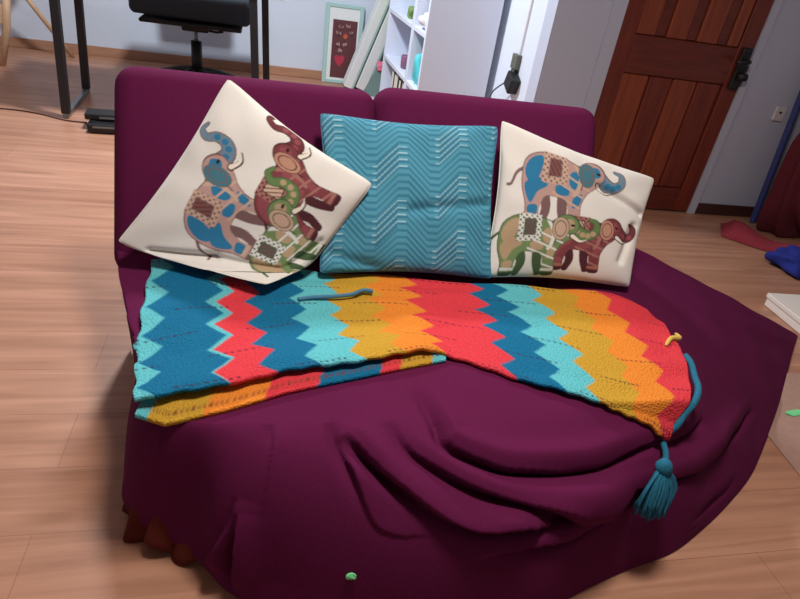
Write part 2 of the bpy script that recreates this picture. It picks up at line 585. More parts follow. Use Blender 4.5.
def make_drape():
    P = drape_surface()
    N = normals(P)
    D = np.zeros(P.shape[:2])
    N[N[..., 2] + 0.2 * -N[..., 1] < 0] *= -1
    G = np.zeros(P.shape[:2])
    for line, A in CREASES:
        sd, al = seg_dist(P, N, line)
        taper = np.clip(np.sin(np.pi * np.clip(al, 0, 1)), 0, 1) ** 0.7
        up = np.where(sd < -.006, np.exp(-((sd + .006) / .034) ** 2), np.clip((.010 - sd) / .016, 0, 1))   # the roll of cloth above
        dn = -1.1 * np.exp(-((sd - 0.013) / 0.013) ** 2)          # the hollow it hangs over
        D += A * taper * (0.8 * up + dn)
        G += A * taper * 0.75 * np.exp(-((sd + 0.006) / 0.013) ** 2)
    for _ in range(3):
        D[1:-1, 1:-1] = (D[1:-1, 1:-1] * 2 + D[:-2, 1:-1] + D[2:, 1:-1] + D[1:-1, :-2] + D[1:-1, 2:]) / 6
    rows = np.linspace(0, 1, P.shape[0])[:, None]
    cols = np.linspace(0, 1, P.shape[1])[None, :]
    fall = np.clip((rows - 0.26) / 0.5, 0, 1)
    # loose vertical waves in the hanging cloth
    wave = (np.sin(cols * 61 + 2.2 * rows) * 0.5 + np.sin(cols * 113 + 1.0 - 2 * rows) * 0.3) * 0.010 * fall
    left = np.exp(-((cols - 0.30) / 0.10) ** 2)
    D += wave * (0.45 + 0.9 * left)
    D += 0.003 * np.sin(P[..., 0] * 23 + P[..., 1] * 9) * np.sin(P[..., 1] * 17 - P[..., 0] * 5)
    # the cloth lies flatter where the corner of the blanket weighs on it
    hem = np.clip((1 - rows) / 0.09, 0, 1)
    D *= hem
    G *= hem
    calm = 1 - 0.72 * np.exp(-((P[..., 0] - 0.91) / 0.12) ** 2) * (P[..., 1] < 1.0)
    P = P + N * (D * calm)[..., None]
    P[..., 2] -= G * calm
    P[..., 2] = np.maximum(P[..., 2], 0.003)
    return P


sofa = thing('sofa', 'purple cloth covered two seat sofa with its cover spread over the floor', 'sofa')
DP = make_drape()
drape = grid_mesh('seat_cover', DP, M['purple'], sofa)
bm_t = bmesh.new()
bm_t.from_mesh(drape.data)
BV = BVHTree.FromBMesh(bm_t)
bm_t.free()
# mattress under the cloth
bm = bmesh.new()
vs = add_box(bm, (-0.385, 1.02, 0.12), (1.06, 1.72, 0.353), 0.04, 4)
for v in bm.verts:
    v.co.x += max(0, 1.70 - v.co.y) * 0.30 * (0.34 - v.co.x) / 0.72 * (v.co.x < 0.34)
from_bm('seat', bm, M['purple'], sofa, True)


def back_panel(xa, xb, ztop):
    """leaning upholstered back with rounded edges"""
    bm = bmesh.new()
    L = (ztop - 0.30) * math.sqrt(1.25)
    T = 0.13
    add_box(bm, (xa, 0, 0), (xb, T, L), 0.060, 7)
    bmesh.ops.subdivide_edges(bm, edges=[e for e in bm.edges if e.calc_length() > 0.2], cuts=6, use_grid_fill=True)
    ang = math.atan(0.5)
    mtx = Matrix.Translation((0, 1.55, 0.30)) @ Matrix.Rotation(-ang, 4, 'X')
    xm, xh = (xa + xb) / 2, (xb - xa) / 2
    for v in bm.verts:
        q = 1 - ((v.co.x - xm) / xh) ** 2
        if v.co.y < T * 0.5:
            v.co.y -= 0.018 * q * math.sin(math.pi * max(0, min(1, v.co.z / L)))
        v.co = mtx @ v.co
    return from_bm('backrest', bm, M['purple'], sofa, True)


back_panel(-0.40, 0.335, 0.822)
back_panel(0.325, 1.075, 0.836)
# brown lining that shows below the lifted corner of the cover
nc = 60
prof = np.array([(-.235, 1.10), (-.280, .99), (-.262, .925), (-.215, .89), (-.165, .862), (-.105, .845), (-.05, .84)])
tt = np.linspace(0, 1, nc)
bx = np.interp(tt, np.linspace(0, 1, 7), prof[:, 0])
by = np.interp(tt, np.linspace(0, 1, 7), prof[:, 1])
bz = np.interp(tt, [0, .18, .30, .42, .52, .66, .74, .86, 1], [.03, .012, .002, .002, .040, .002, .002, .045, .05])
LP = np.zeros((12, nc, 3))
for r in range(12):
    f = r / 11
    LP[r, :, 0] = bx + 0.05 * (1 - f) + 0.008 * np.sin(tt * 33)
    LP[r, :, 1] = by + 0.05 * (1 - f) + 0.008 * np.cos(tt * 29)
    LP[r, :, 2] = bz * f + 0.19 * (1 - f)
ln = grid_mesh('lining', LP, M['brown_cloth'], sofa)
ln['label'] = 'brown lining below the cover'
sm = ln.modifiers.new('thick', 'SOLIDIFY')
sm.thickness = 0.006


# ------------------------------------------------------------------ colour rasteriser for printed cloth
def pip(X, Y, poly):
    inside = np.zeros(X.shape, bool)
    n = len(poly)
    j = n - 1
    for i in range(n):
        xi, yi = poly[i]
        xj, yj = poly[j]
        if yi != yj:
            c = ((yi > Y) != (yj > Y)) & (X < (xj - xi) * (Y - yi) / (yj - yi) + xi)
            inside ^= c
        j = i
    return inside


def strokem(X, Y, pts, w0, w1):
    m = np.zeros(X.shape, bool)
    k = len(pts) - 1
    for i in range(k):
        a, b = np.array(pts[i]), np.array(pts[i + 1])
        d = b - a
        t = np.clip(((X - a[0]) * d[0] + (Y - a[1]) * d[1]) / max(d @ d, 1e-9), 0, 1)
        wdt = w0 + (w1 - w0) * (i + t) / k
        m |= ((X - a[0] - t * d[0]) ** 2 + (Y - a[1] - t * d[1]) ** 2) < wdt * wdt
    return m


def curve2(pts, n=18):
    return [(p.x, p.y) for p in smooth_path([(x, y, 0) for x, y in pts], n)]


def closed(pts, per=4):
    n = len(pts)
    out = []
    for i in range(n):
        a, b, c, d = [np.array(pts[(i + k) % n], float) for k in (-1, 0, 1, 2)]
        for s in range(per):
            t = s / per
            q = 0.5 * (2 * b + (c - a) * t + (2 * a - 5 * b + 4 * c - d) * t * t + (3 * b - a - 3 * c + d) * t ** 3)
            out.append((q[0], q[1]))
    return out


CREAM = lin((224, 220, 213))
PAL = {
    'blue': dict(base=(182, 148, 140), dark=(120, 92, 92), patch=(48, 120, 160), leg=(176, 136, 126), sad=(112, 66, 62), sadb=(196, 166, 146), ear=(70, 118, 132), tr=(110, 134, 150)),
    'maroon': dict(base=(122, 62, 66), dark=(78, 40, 46), patch=(140, 74, 80), leg=(112, 52, 58), sad=(200, 172, 150), sadb=(160, 110, 100), ear=(184, 138, 116), tr=(106, 52, 56)),
    'green': dict(base=(112, 134, 88), dark=(70, 92, 62), patch=(176, 152, 120), leg=(100, 122, 76), sad=(104, 82, 84), sadb=(216, 216, 210), ear=(192, 160, 140), tr=(98, 124, 76)),
}


def paint_elephant(X, Y, C, kind, cx, cy, s, rot=0.0, sy=1.0, raise_trunk=1.0):
    p = {k: lin(v) for k, v in PAL[kind].items()}
    ca, sa = math.cos(rot), math.sin(rot)
    x = ((X - cx) * ca + (Y - cy) * sa) / s
    y = (-(X - cx) * sa + (Y - cy) * ca) / (s * sy)

    def fill(m, col):
        C[m] = col
    # tail, far legs
    fill(strokem(x, y, curve2([(-.48, .12), (-.60, .02), (-.66, -.12), (-.72, -.14)]), .022, .018), p['dark'])
    fill(strokem(x, y, curve2([(.14, -.1), (.17, -.34), (.24, -.54)]), .085, .06), p['dark'])
    fill(strokem(x, y, curve2([(-.16, -.1), (-.08, -.34), (-.12, -.54)]), .085, .06), p['dark'])
    # trunk
    if raise_trunk > 0.5:
        tr = [(.62, .34), (.80, .27), (.93, .34), (.95, .50), (.88, .64), (.95, .76), (1.06, .72)]
    else:
        tr = [(.62, .34), (.78, .22), (.92, .20), (1.02, .30), (1.0, .44), (.90, .47)]
    fill(strokem(x, y, curve2(tr, 24), .125, .035), p['dark'])
    fill(strokem(x, y, curve2(tr, 24), .105, .022), p['tr'])
    for k in range(4):
        q = curve2(tr, 24)[3 + k * 3]
        fill((x - q[0]) ** 2 + (y - q[1]) ** 2 < .045 ** 2, p['patch'])
    # body and head
    body = closed([(-.50, .05), (-.45, .25), (-.28, .37), (-.05, .41), (.18, .38), (.32, .36), (.42, .46), (.56, .50), (.68, .44), (.74, .32), (.68, .18), (.58, .06),
                   (.48, -.04), (.42, -.20), (.44, -.38), (.46, -.56), (.28, -.56), (.26, -.36), (.20, -.20), (.02, -.17), (-.12, -.20), (-.18, -.38), (-.18, -.56), (-.38, -.56), (-.40, -.36), (-.48, -.14)])
    big = [(bx_ * 1.03 - .0, by_ * 1.04) for bx_, by_ in body]
    fill(pip(x, y, big), p['dark'])
    mb = pip(x, y, body)
    fill(mb, p['base'])
    # patches painted on the hide
    for poly in ([(-.47, .10), (-.38, .28), (-.22, .33), (-.24, .06), (-.40, -.04)], [(-.45, -.08), (-.26, .04), (-.10, -.04), (-.24, -.16), (-.32, -.32), (-.40, -.26)],
                 [(.20, .20), (.34, .26), (.40, .10), (.30, -.02), (.20, .04)], [(.02, -.02), (.18, .00), (.22, -.12), (.05, -.13)],
                 [(.30, -.12), (.42, -.06), (.40, -.22), (.31, -.28)], [(.50, .40), (.62, .44), (.68, .32), (.60, .26), (.52, .30)], [(-.36, -.36), (-.22, -.34), (-.22, -.46), (-.35, -.46)]):
        fill(pip(x, y, closed(poly, 3)) & mb, p['patch'])
    # stripes on the flank
    st = mb & (np.sin(38 * (y + 0.35 * x)) > 0.82) & (x > -.02) & (y < .2)
    fill(st, p['sadb'])
    # anklets
    for xa, xb in ((.26, .47), (-.39, -.17)):
        fill((x > xa) & (x < xb) & (y < -.46) & (y > -.51) & mb, p['sadb'])
        fill((x > xa) & (x < xb) & (y < -.53) & mb, p['dark'])
    # necklace
    fill(strokem(x, y, curve2([(.26, .36), (.36, .18), (.34, -.02), (.30, -.10)]), .028, .028) & mb, p['sadb'])
    fill(strokem(x, y, curve2([(.32, .36), (.41, .18), (.39, .0)]), .012, .012) & mb, p['dark'])
    # saddle cloth
    sad = [(-.22, .42), (.14, .43), (.16, .02), (-.20, -.02)]
    fill(pip(x, y, sad), p['sadb'])
    edge = pip(x, y, sad) & ((np.sin(x * 75) * np.sin(y * 75)) > .35)
    fill(edge, p['dark'])
    inn = [(-.13, .35), (.06, .36), (.07, .10), (-.12, .08)]
    fill(pip(x, y, inn), p['dark'])
    inn = [(-.115, .335), (.045, .345), (.055, .115), (-.105, .095)]
    fill(pip(x, y, inn), p['sad'])
    fill(pip(x, y, inn) & (np.sin(x * 90 + 60 * y) > .7), p['dark'])
    # ear, eye, tusks
    e = ((x - .46) / .13) ** 2 + ((y - .26) / .19) ** 2
    fill(e < 1.15, p['dark'])
    fill(e < 1.0, p['ear'])
    fill((e < .55) & (e > .42), p['dark'])
    fill(((x - .645) / .035) ** 2 + ((y - .34) / .022) ** 2 < 1, lin((40, 32, 34)))
    fill(strokem(x, y, curve2([(.66, .16), (.80, .08), (.92, .12)]), .05, .012), lin((74, 52, 52)))
    fill(strokem(x, y, curve2([(.67, .16), (.80, .09), (.91, .125)]), .034, .004), lin((232, 222, 206)))


def elephant_print(U, V, layout):
    C = np.empty(U.shape + (3,))
    C[:] = CREAM
    for a in layout:
        paint_elephant(U, V, C, *a)
    return C


def teal_print(U, V):
    base = np.array(lin((82, 150, 172)))
    dark = np.array(lin((58, 124, 150)))
    light = np.array(lin((168, 208, 218)))
    per = 0.34
    q = np.mod(U + 0.10, per) / per
    off = np.where(q < .16, 0, np.where(q < .5, (q - .16) / .34, np.where(q < .66, 1.0, 1 - (q - .66) / .34))) * 0.135
    yy = V - off
    C = np.empty(U.shape + (3,))
    C[:] = base
    f = np.mod(yy, 0.042) / 0.042
    C[f < 0.42] = dark
    cell = np.floor((U + 0.10) / per)
    blk = np.mod(yy + 0.18 * np.mod(cell, 2) + 0.03, 0.36) < 0.18
    up = (q > .10) & (q < .64)
    steep = (q > .16) & (q < .5)
    C[up & blk & steep] = dark * 0.95
    C[up & blk & (np.abs(f - 0.5) < 0.08)] = light
    down = q > .66
    C[down & ~blk & (f < 0.5)] = dark * 0.9
    return C


def supersample(fn, U, V, h):
    acc = 0
    for a in (-.25, .25):
        for b in (-.25, .25):
            acc = acc + fn(U + a * h, V + b * h)
    return acc / 4


def make_cushion(name, label, corners, T, colfn, m, fold=None, dent=None, n=190, pinch=0.04, up=None):
    """corners TL, TR, BR, BL of the middle plane; front faces the room"""
    TL, TR, BR, BL = [np.array(c, float) for c in corners]
    g = np.linspace(0, 1, n)
    U, V = np.meshgrid(g, g[::-1])
    u, v = U * 2 - 1, V * 2 - 1
    # edges drawn in between the four ears
    uu = U + (0.5 - U) * pinch * 2 * (1 - v ** 2) * np.abs(u) ** 3
    vv = V + (0.5 - V) * pinch * 2 * (1 - u ** 2) * np.abs(v) ** 3
    cnr = 0.035 * np.abs(u) ** 7 * np.abs(v) ** 7
    uu = uu + (0.5 - uu) * cnr
    vv = vv + (0.5 - vv) * cnr
    P = (TL * ((1 - uu) * vv)[..., None] + TR * (uu * vv)[..., None] + BR * (uu * (1 - vv))[..., None] + BL * ((1 - uu) * (1 - vv))[..., None])
    nrm = np.cross(TR - TL + BR - BL, TL - BL + TR - BR)
    nrm /= np.linalg.norm(nrm)          # towards the room
    N = np.broadcast_to(nrm, P.shape).copy()
    prof = ((1 - u ** 2) * (1 - v ** 2)).clip(0) ** 0.42
    th = T * prof
    # puckers running from the corners and edges
    r = np.sqrt(u * u + v * v)
    an = np.arctan2(v, u)
    puck = 0.006 * np.sin(an * 14 + 1.3) * np.clip(r - .55, 0, 1) * prof
    puck += 0.004 * np.sin(u * 7 + v * 5 + 0.6) * prof
    if dent is not None:
        for (a, b, depth, wd) in dent:
            t = np.clip(((U - a[0]) * (b[0] - a[0]) + (V - a[1]) * (b[1] - a[1])) / ((b[0] - a[0]) ** 2 + (b[1] - a[1]) ** 2), 0, 1)
            dd = np.hypot(U - a[0] - t * (b[0] - a[0]), V - a[1] - t * (b[1] - a[1]))
            puck -= depth * np.exp(-(dd / wd) ** 2) * np.minimum(1, prof * 2)
    Fp = P + N * (th + puck)[..., None]
    Bp = P - N * (th * 0.75)[..., None]
    if fold is not None:
        Fp, Bp = fold(Fp), fold(Bp)
    idx = np.arange(n * n).reshape(n, n)
    border = np.zeros((n, n), bool)
    border[0] = border[-1] = True
    border[:, 0] = border[:, -1] = True
    bidx = idx + n * n
    bidx[border] = idx[border]
    remap = np.full(2 * n * n, -1)
    used = np.concatenate([idx.ravel(), bidx[~border].ravel()])
    remap[used] = np.arange(len(used))
    quads = lambda I: np.stack([I[:-1, :-1], I[1:, :-1], I[1:, 1:], I[:-1, 1:]], -1).reshape(-1, 4)
    F = np.concatenate([quads(idx), quads(bidx)[:, ::-1]])
    F = remap[F]
    VV = np.concatenate([Fp.reshape(-1, 3), Bp[~border]])
    C = supersample(colfn, U, V, 1.0 / n)
    CC = np.ones((len(VV), 4))
    CC[:n * n, :3] = C.reshape(-1, 3)
    back = np.array(C[2, 2])
    CC[n * n:, :3] = back
    me = bpy.data.meshes.new(name)
    me.from_pydata(VV.tolist(), [], F.tolist())
    at = me.color_attributes.new('fabric', 'FLOAT_COLOR', 'POINT')
    at.data.foreach_set('color', CC.ravel())
    th_o = thing('cushion', label, 'cushion')
    o = link('cushion_cover', me, m, th_o)
    # piping around the seam
    loop = np.concatenate([Fp[0, :], Fp[1:, -1], Fp[-1, ::-1][1:], Fp[::-1, 0][1:-1]])[::4]
    bmx = bmesh.new()
    pts = [Vector(q) for q in loop] + [Vector(loop[0])]
    add_tube(bmx, pts, 0.0022, 6)
    so = from_bm('seam_piping', bmx, M['cream_page'] if name != 'teal' else M['grey_yarn'], th_o, True)
    return th_o


LEFT_LAYOUT = [('blue', .42, .60, .335, .10, 1.3, 1.0), ('maroon', .68, .34, .32, .05, 1.3, 1.0), ('green', .43, .20, .33, .08, 1.15, 1.0)]
RIGHT_LAYOUT = [('blue', .333, .655, .40, -.02, 1.25, 0.0), ('maroon', .53, .30, .38, .03, 1.05, 0.0), ('green', .235, .25, .39, .03, 1.05, 0.0)]


def fold_left(P):
    P = P.copy()
    z = P[..., 2]
    zc = 0.425
    s = 0.02
    z2 = zc + s * np.log1p(np.exp(np.clip((z - zc) / s, -40, 40)))     # soft floor at the blanket
    ex_ = (z2 - z)
    P[..., 2] = z2 - 0.008
    # what would sink below the seat slides forward over the blanket instead
    P[..., 1] -= ex_ * 0.15
    return P


def plane_pt(x, z, y0=1.5):
    return (x, y0 + 0.5 * (z - 0.36), z)


CUSH_T = [(.150, 1.70, .762), (.688, 1.70, .772), (.668, 1.43, .394), (.155, 1.43, .394)]
CUSH_R = [(.68, 1.69, .795), (1.225, 1.64, .668), (1.105, 1.41, .394), (.630, 1.44, .394)]
make_cushion('cushion', 'cream elephant print cushion at the left end of the sofa, standing on one corner',
             [(-.362, 1.49, .44), (-.092, 1.715, .838), (.300, 1.515, .642), (.02, 1.36, .20)], 0.058,
             lambda U, V: elephant_print(U, V, LEFT_LAYOUT), M['print'], fold_left,
             [((.04, .80), (.22, .50), .024, .028), ((.22, .5), (.34, .16), .014, .03), ((.05, .40), (.22, .22), .016, .022), ((.16, .30), (.30, .08), .016, .022), ((.40, .12), (.60, .05), .012, .022)])
make_cushion('teal', 'teal geometric patterned cushion in the middle of the sofa', CUSH_T, 0.05,
             teal_print, M['teal'], None, [((.5, .40), (.95, .47), .012, .035), ((.05, .12), (.3, .02), .012, .04)])
make_cushion('cushion', 'cream elephant print cushion at the right end of the sofa, standing upright', CUSH_R, 0.055,
             lambda U, V: elephant_print(U, V, RIGHT_LAYOUT), M['print'], None, [((.62, .72), (.95, .62), .016, .03), ((.9, .5), (.86, .2), .012, .03)])

# ------------------------------------------------------------------ crochet blanket
CYL = lin((98, 192, 200))
DBL = lin((22, 110, 150))
RED = lin((224, 64, 74))
YEL = lin((202, 156, 52))
ORA = lin((234, 138, 50))
blanket = thing('blanket', 'folded crochet blanket in zigzag stripes of blue, red, yellow and turquoise on the seat', 'blanket')
# columns: back, middle, front points on the seat
COLS = [
    (-.275, 1.50, .0, -.256, 1.18, -.220, .922),
    (-.13, 1.51, .0, -.12, 1.22, -.09, .955),
    (.00, 1.48, .0, .01, 1.24, .055, 1.005),
    (.13, 1.47, .0, .135, 1.26, .18, 1.03),
    (.24, 1.46, .0, .255, 1.27, .305, 1.06),
    (.40, 1.45, .0, .405, 1.27, .426, 1.093),
    (.595, 1.43, .0, .57, 1.23, .549, 1.015),
    (.76, 1.42, .0, .72, 1.19, .677, .955),
    (.91, 1.41, .0, .85, 1.13, .780, .905),
    (1.03, 1.38, .0, .955, 1.10, .850, .865),
    (1.11, 1.31, .0, 1.085, 1.085, .925, .835),
]
BB = [150, 163, 207, 221, 243, 292, 322, 367, 402, 474, 499, 537, 575, 606, 660]
FB = [136, 148, 213, 214, 256, 302, 351, 394, 441, 512, 562, 595, 634, 655, 672]
BC = [CYL, DBL, CYL, RED, DBL, CYL, YEL, ORA, RED, DBL, CYL, YEL, ORA, RED]
bxs = [152, 200, 250, 300, 340, 400, 470, 530, 580, 620, 655]
fxs = [136, 200, 265, 330, 385, 442, 500, 560, 610, 640, 664]
Bs = np.interp(BB, bxs, np.linspace(0, 1, 11))
Fs = np.interp(FB, fxs, np.linspace(0, 1, 11))


def blanket_color(Sg, Tg):
    zig = np.abs(np.mod(Tg * 5.2 + 0.15, 1.0) - 0.5) * 4 - 1
    C = np.empty(Sg.shape + (3,))
    C[:] = BC[0]
    for i in range(1, len(BC)):
        b = Bs[i] + (Fs[i] - Bs[i]) * Tg
        amp = 0.016
        C[Sg + zig * amp > b] = BC[i]
    # open work rows: small gaps through which the purple seat shows
    rowi = np.mod(Tg * 5.2 + 0.40, 1.0)
    hole = (np.abs(rowi - 0.5) < 0.035) & (np.mod(Sg * 95, 1.0) < 0.42) & (np.sin(Sg * 37 + np.floor(Tg * 5.2 + .4) * 2.1) > -0.2)
    C[hole] = lin((62, 30, 60))
    return C


def sit_on(P, off):
    """keep the knitted layer above the cover it lies on"""
    Q = P.copy().reshape(-1, 3)
    O = np.broadcast_to(off, P.shape[:2]).ravel()
    for i, p in enumerate(Q):
        co, nn, _, dist = BV.find_nearest(Vector(p))
        if co is None:
            continue
        if nn.z < -0.2 or (nn.z < 0.3 and nn.y > 0.3):
            nn = -nn
        d = (Vector(p) - co).dot(nn)
        if d < O[i]:
            Q[i] = p + np.array(nn) * (O[i] - d)
    return Q.reshape(P.shape)


NS, NT = 330, 110
CA = np.array(COLS)
sg = np.linspace(0, 1, NS)
ck = np.linspace(0, 1, 11)
def ci(k):
    a = np.interp(sg, ck, CA[:, k])[:, None]
    return gauss_smooth(a, 8)[:, 0]
tg = np.linspace(0, 1, NT)
A_, Bm, Cf = np.stack([ci(0), ci(1)], 1), np.stack([ci(3), ci(4)], 1), np.stack([ci(5), ci(6)], 1)
Tt = tg[:, None, None]
XY = A_ * ((1 - Tt) * (1 - 2 * Tt)) + Bm * (4 * Tt * (1 - Tt)) + Cf * (Tt * (2 * Tt - 1))
Sg, Tg = np.meshgrid(sg, tg)
# scalloped edge
ed = np.clip((Tg - 0.93) / 0.07, 0, 1)
XY[..., 1] += ed * 0.0022 * np.sin(Sg * 130)
XY[..., 0] -= np.clip((0.05 - Sg) / 0.05, 0, 1) * 0.003 * np.cos(Tg * 5.2 * 2 * np.pi)
Zb = np.full(Sg.shape, 0.377)
Zb += 0.004 * np.sin(Sg * 30 + Tg * 9) * np.sin(Tg * 11 + 1) + 0.0025 * np.cos((Tg * 5.2) * 2 * np.pi)
front_l = np.clip((Tg - 0.72) / 0.2, 0, 1) * np.clip((0.52 - Sg) / 0.06, 0, 1)
Zb += 0.020 * front_l
# past the front edge of the seat the knit bends down with the cover
over = np.clip(0.915 - XY[..., 1], 0, 1)
Zb -= over * 1.05
XY[..., 1] = np.where(over > 0, 0.915 - over * 0.42, XY[..., 1])
BP = np.concatenate([XY, Zb[..., None]], 2)
off = 0.010 + 0.020 * front_l
BP = sit_on(BP, off)
bo = grid_mesh('top_layer', BP, M['knit'], blanket, colors=supersample(blanket_color, Sg, Tg, 0.004))
sm = bo.modifiers.new('thick', 'SOLIDIFY')
sm.thickness = 0.009
sm.offset = 0

# lower layer peeking out along the front
NS2, NT2 = 200, 24
s2 = np.linspace(0, 1, NS2)
t2 = np.linspace(0, 1, NT2)
Sa, Ta = np.meshgrid(s2, t2)
keys = np.linspace(0, 1, 7)
fx = np.interp(s2, keys, [-.222, -.165, -.06, .06, .19, .31, .43])
fy = np.interp(s2, keys, [.915, .888, .920, .966, 1.003, 1.036, 1.068])
kx = fx + 0.02
ky = fy + 0.11
LPz = np.stack([kx + (fx - kx) * Ta, ky + (fy - ky) * Ta, np.full(Sa.shape, .372) - 0.006 * Ta], 2)
LPz = sit_on(LPz, 0.006)


def lower_color(S, Tq):
    C = np.empty(S.shape + (3,))
    C[:] = CYL
    sk = S + 0.010 * (Tq - 1) * 2
    for b, c in ((.07, YEL), (.27, ORA), (.44, RED), (.585, DBL), (.775, RED), (.84, YEL), (.95, CYL)):
        C[sk > b] = c
    C[(np.abs(Tq - .8) < .06) & (np.mod(S * 60, 1) < .35)] = lin((120, 70, 50))
    return C


lo = grid_mesh('lower_layer', LPz, M['knit'], blanket, colors=supersample(lower_color, Sa, Ta, 0.01))
sm = lo.modifiers.new('thick', 'SOLIDIFY')
sm.thickness = 0.010
sm.offset = 0


def on_cover(x, y, z, off):
    co, nn, _, _ = BV.find_nearest(Vector((x, y, z)))
    if nn.z < -0.2 or (nn.z < 0.3 and nn.y > 0.3):
        nn = -nn
    return co + nn * off


tip = Vector(BP[-1, -1])
mid = Vector(BP[NT // 2, -1])
# blue cord along the right hand border
cord = [Vector(BP[int((NT - 1) * f), -1]) + Vector((0.006 + 0.014 * math.sin(math.pi * (f - .5) / .5), 0, 0.004)) for f in np.linspace(.5, 1.0, 12)]
tc_ = tube('edge_cord', smooth_path(cord, 50), 0.008, M['blue_yarn'], blanket, 8)
tc_['label'] = 'blue cord border'
# yellow tip
p0 = Vector(BP[int(NT * .30), -1])
tube('yarn_tip', smooth_path([p0 + Vector((-.055, -.05, .012)), p0 + Vector((-.02, -.02, .014)), p0 + Vector((.012, -.012, .010)), p0 + Vector((.016, .012, .008))], 20), [.003 + .004 * math.sin(math.pi * k / 20) ** .5 for k in range(21)], M['yellow_yarn'], blanket, 8)
# loose dusty blue yarn tail across the turquoise and yellow stripes
yt = []
for (xq, yq) in ((0.098, 1.305), (0.134, 1.316), (0.193, 1.324), (0.239, 1.336), (0.271, 1.358), (0.298, 1.354)):
    yt.append(Vector((xq, yq, .391)))
tube('yarn_tail', smooth_path(yt, 40), 0.0055, M['grey_yarn'], blanket, 7)
# tassel
ts = bpy.data.objects.new('tassel', None)
COL.objects.link(ts)
ts.parent = blanket
ts['label'] = 'blue yarn tassel'


def front_y(x, z, gap):
    """just in front of the hanging cover at this place"""
    hit = [BV.ray_cast(Vector((x + dx, -1.0, z + dz)), Vector((0, 1, 0)))[0] for dx in (-.02, 0, .02) for dz in (-.02, 0, .02)]
    ys = [h.y for h in hit if h is not None]
    return min(ys) - gap


q1 = Vector((tip.x - .050, front_y(tip.x - .05, tip.z - .02, .014), tip.z + .002))
bm = bmesh.new()
add_tube(bm, smooth_path([tip + Vector((0, -.004, 0)), (tip + q1) / 2 + Vector((.004, -.008, 0)), q1], 14), 0.007, 8)
from_bm('tassel_cord', bm, M['blue_yarn'], ts, True)
lathe('tassel_knot', [(0.004, -.022), (.015, -.016), (.019, 0), (.013, .014), (.004, .02)], tuple(q1), M['blue_yarn'], ts, 14)
bm = bmesh.new()
for k in range(190):
    a = random.uniform(0, 2 * math.pi)
    r = math.sqrt(random.random())
    L = random.uniform(.075, .108)
    end = q1 + Vector((math.cos(a) * r * .046 - .018, -.012 + math.sin(a) * r * .030 - L * .16, -L))
    md = q1 + Vector((math.cos(a) * r * .046 - .008, -.006 + math.sin(a) * r * .026 - L * .07, -L * .45))
    md.y = min(md.y, front_y(md.x, md.z, .006))
    end.y = min(end.y, front_y(end.x, max(end.z, .02), .006))
    if end.z < 0.012:
        end.z = 0.012 + random.random() * .01
    add_tube(bm, smooth_path([q1 + Vector((math.cos(a) * r * .009, math.sin(a) * r * .009, -.005)), md, end], 7), 0.0026, 5)
from_bm('tassel_skirt', bm, M['blue_yarn'], ts, True)

# ------------------------------------------------------------------ little things on cover and floor
def leaf(name, label, c, ln_, wd, ang, nrm):
    n_ = Vector(nrm).normalized()
    a = Vector((math.cos(ang), math.sin(ang), 0))
    a = (a - n_ * a.dot(n_)).normalized()
    b = n_.cross(a)
    bm = bmesh.new()
    pts = []
    for k in range(16):
        t = 2 * math.pi * k / 16
        pts.append(Vector(c) + a * math.cos(t) * ln_ * (1 + .12 * math.sin(3 * t)) + b * math.sin(t) * wd * (1 + .15 * math.cos(2 * t)) + n_ * (.002 * math.cos(2 * t)))
    top = [bm.verts.new(p + n_ * .003) for p in pts]
    bot = [bm.verts.new(p) for p in pts]
    bm.faces.new(top)
    bm.faces.new(list(reversed(bot)))
    for k in range(16):
        bm.faces.new((bot[k], bot[(k + 1) % 16], top[(k + 1) % 16], top[k]))
    return tag(from_bm(name, bm, M['green_bit']), label, 'scrap')


hits = [BV.ray_cast(Vector((.190, -1, q)), Vector((0, 1, 0))) for q in (.07, .09, .11, .13, .15)]
# the place on the front of the cover about 13 cm above the floor
co, nn = hits[3][0], hits[3][1]
if nn.y > 0:
    nn = -nn
co = co + nn * .002
leaf('paper_scrap', 'tiny mint green scrap stuck on the front of the purple cover', co, .010, .008, 0.4, nn)
tag(box('floor_mat', (1.62, .72, 0.0005), (2.9, 1.52, .006), M['mat_grey'], None, 0.0, 1,
        Matrix.Translation((1.62, 1.2, 0)) @ Matrix.Rotation(math.radians(-8), 4, 'Z') @ Matrix.Translation((-1.62, -1.2, 0))),
    'thin grey beige mat on the floor right of the purple cover', 'mat')
leaf('paper_scrap', 'mint green scrap lying on the grey mat right of the sofa', (1.80, 1.255, .0065), .035, .016, 0.15, (0, 0, 1))

# white box on the floor at the right edge
A3, B3 = Vector((2.265, 1.99, 0)), Vector((2.30, 1.75, 0))
bxw = thing('cardboard_box', 'low off white card box lying on the floor at the right edge', 'box')
mt = Matrix.Translation((2.275, 1.98, 0)) @ Matrix.Rotation(math.radians(-3), 4, 'Z')
box('box_base', (0, -.62, 0.001), (.75, 0, .045), M['cardboard_white'], bxw, 0.003, 1, mt)
box('lid', (-.006, -.626, .040), (.756, .006, .062), M['cardboard_white'], bxw, 0.003, 1, mt)

# ------------------------------------------------------------------ heap in the right corner
tag(bar('broom_handle', (3.00, 2.965, 0.006), (2.96, YD - 0.02, 1.25), 0.032, M['blue_paint']),
    'slim navy blue pole leaning on the grey wall beside the maroon bag', 'pole')


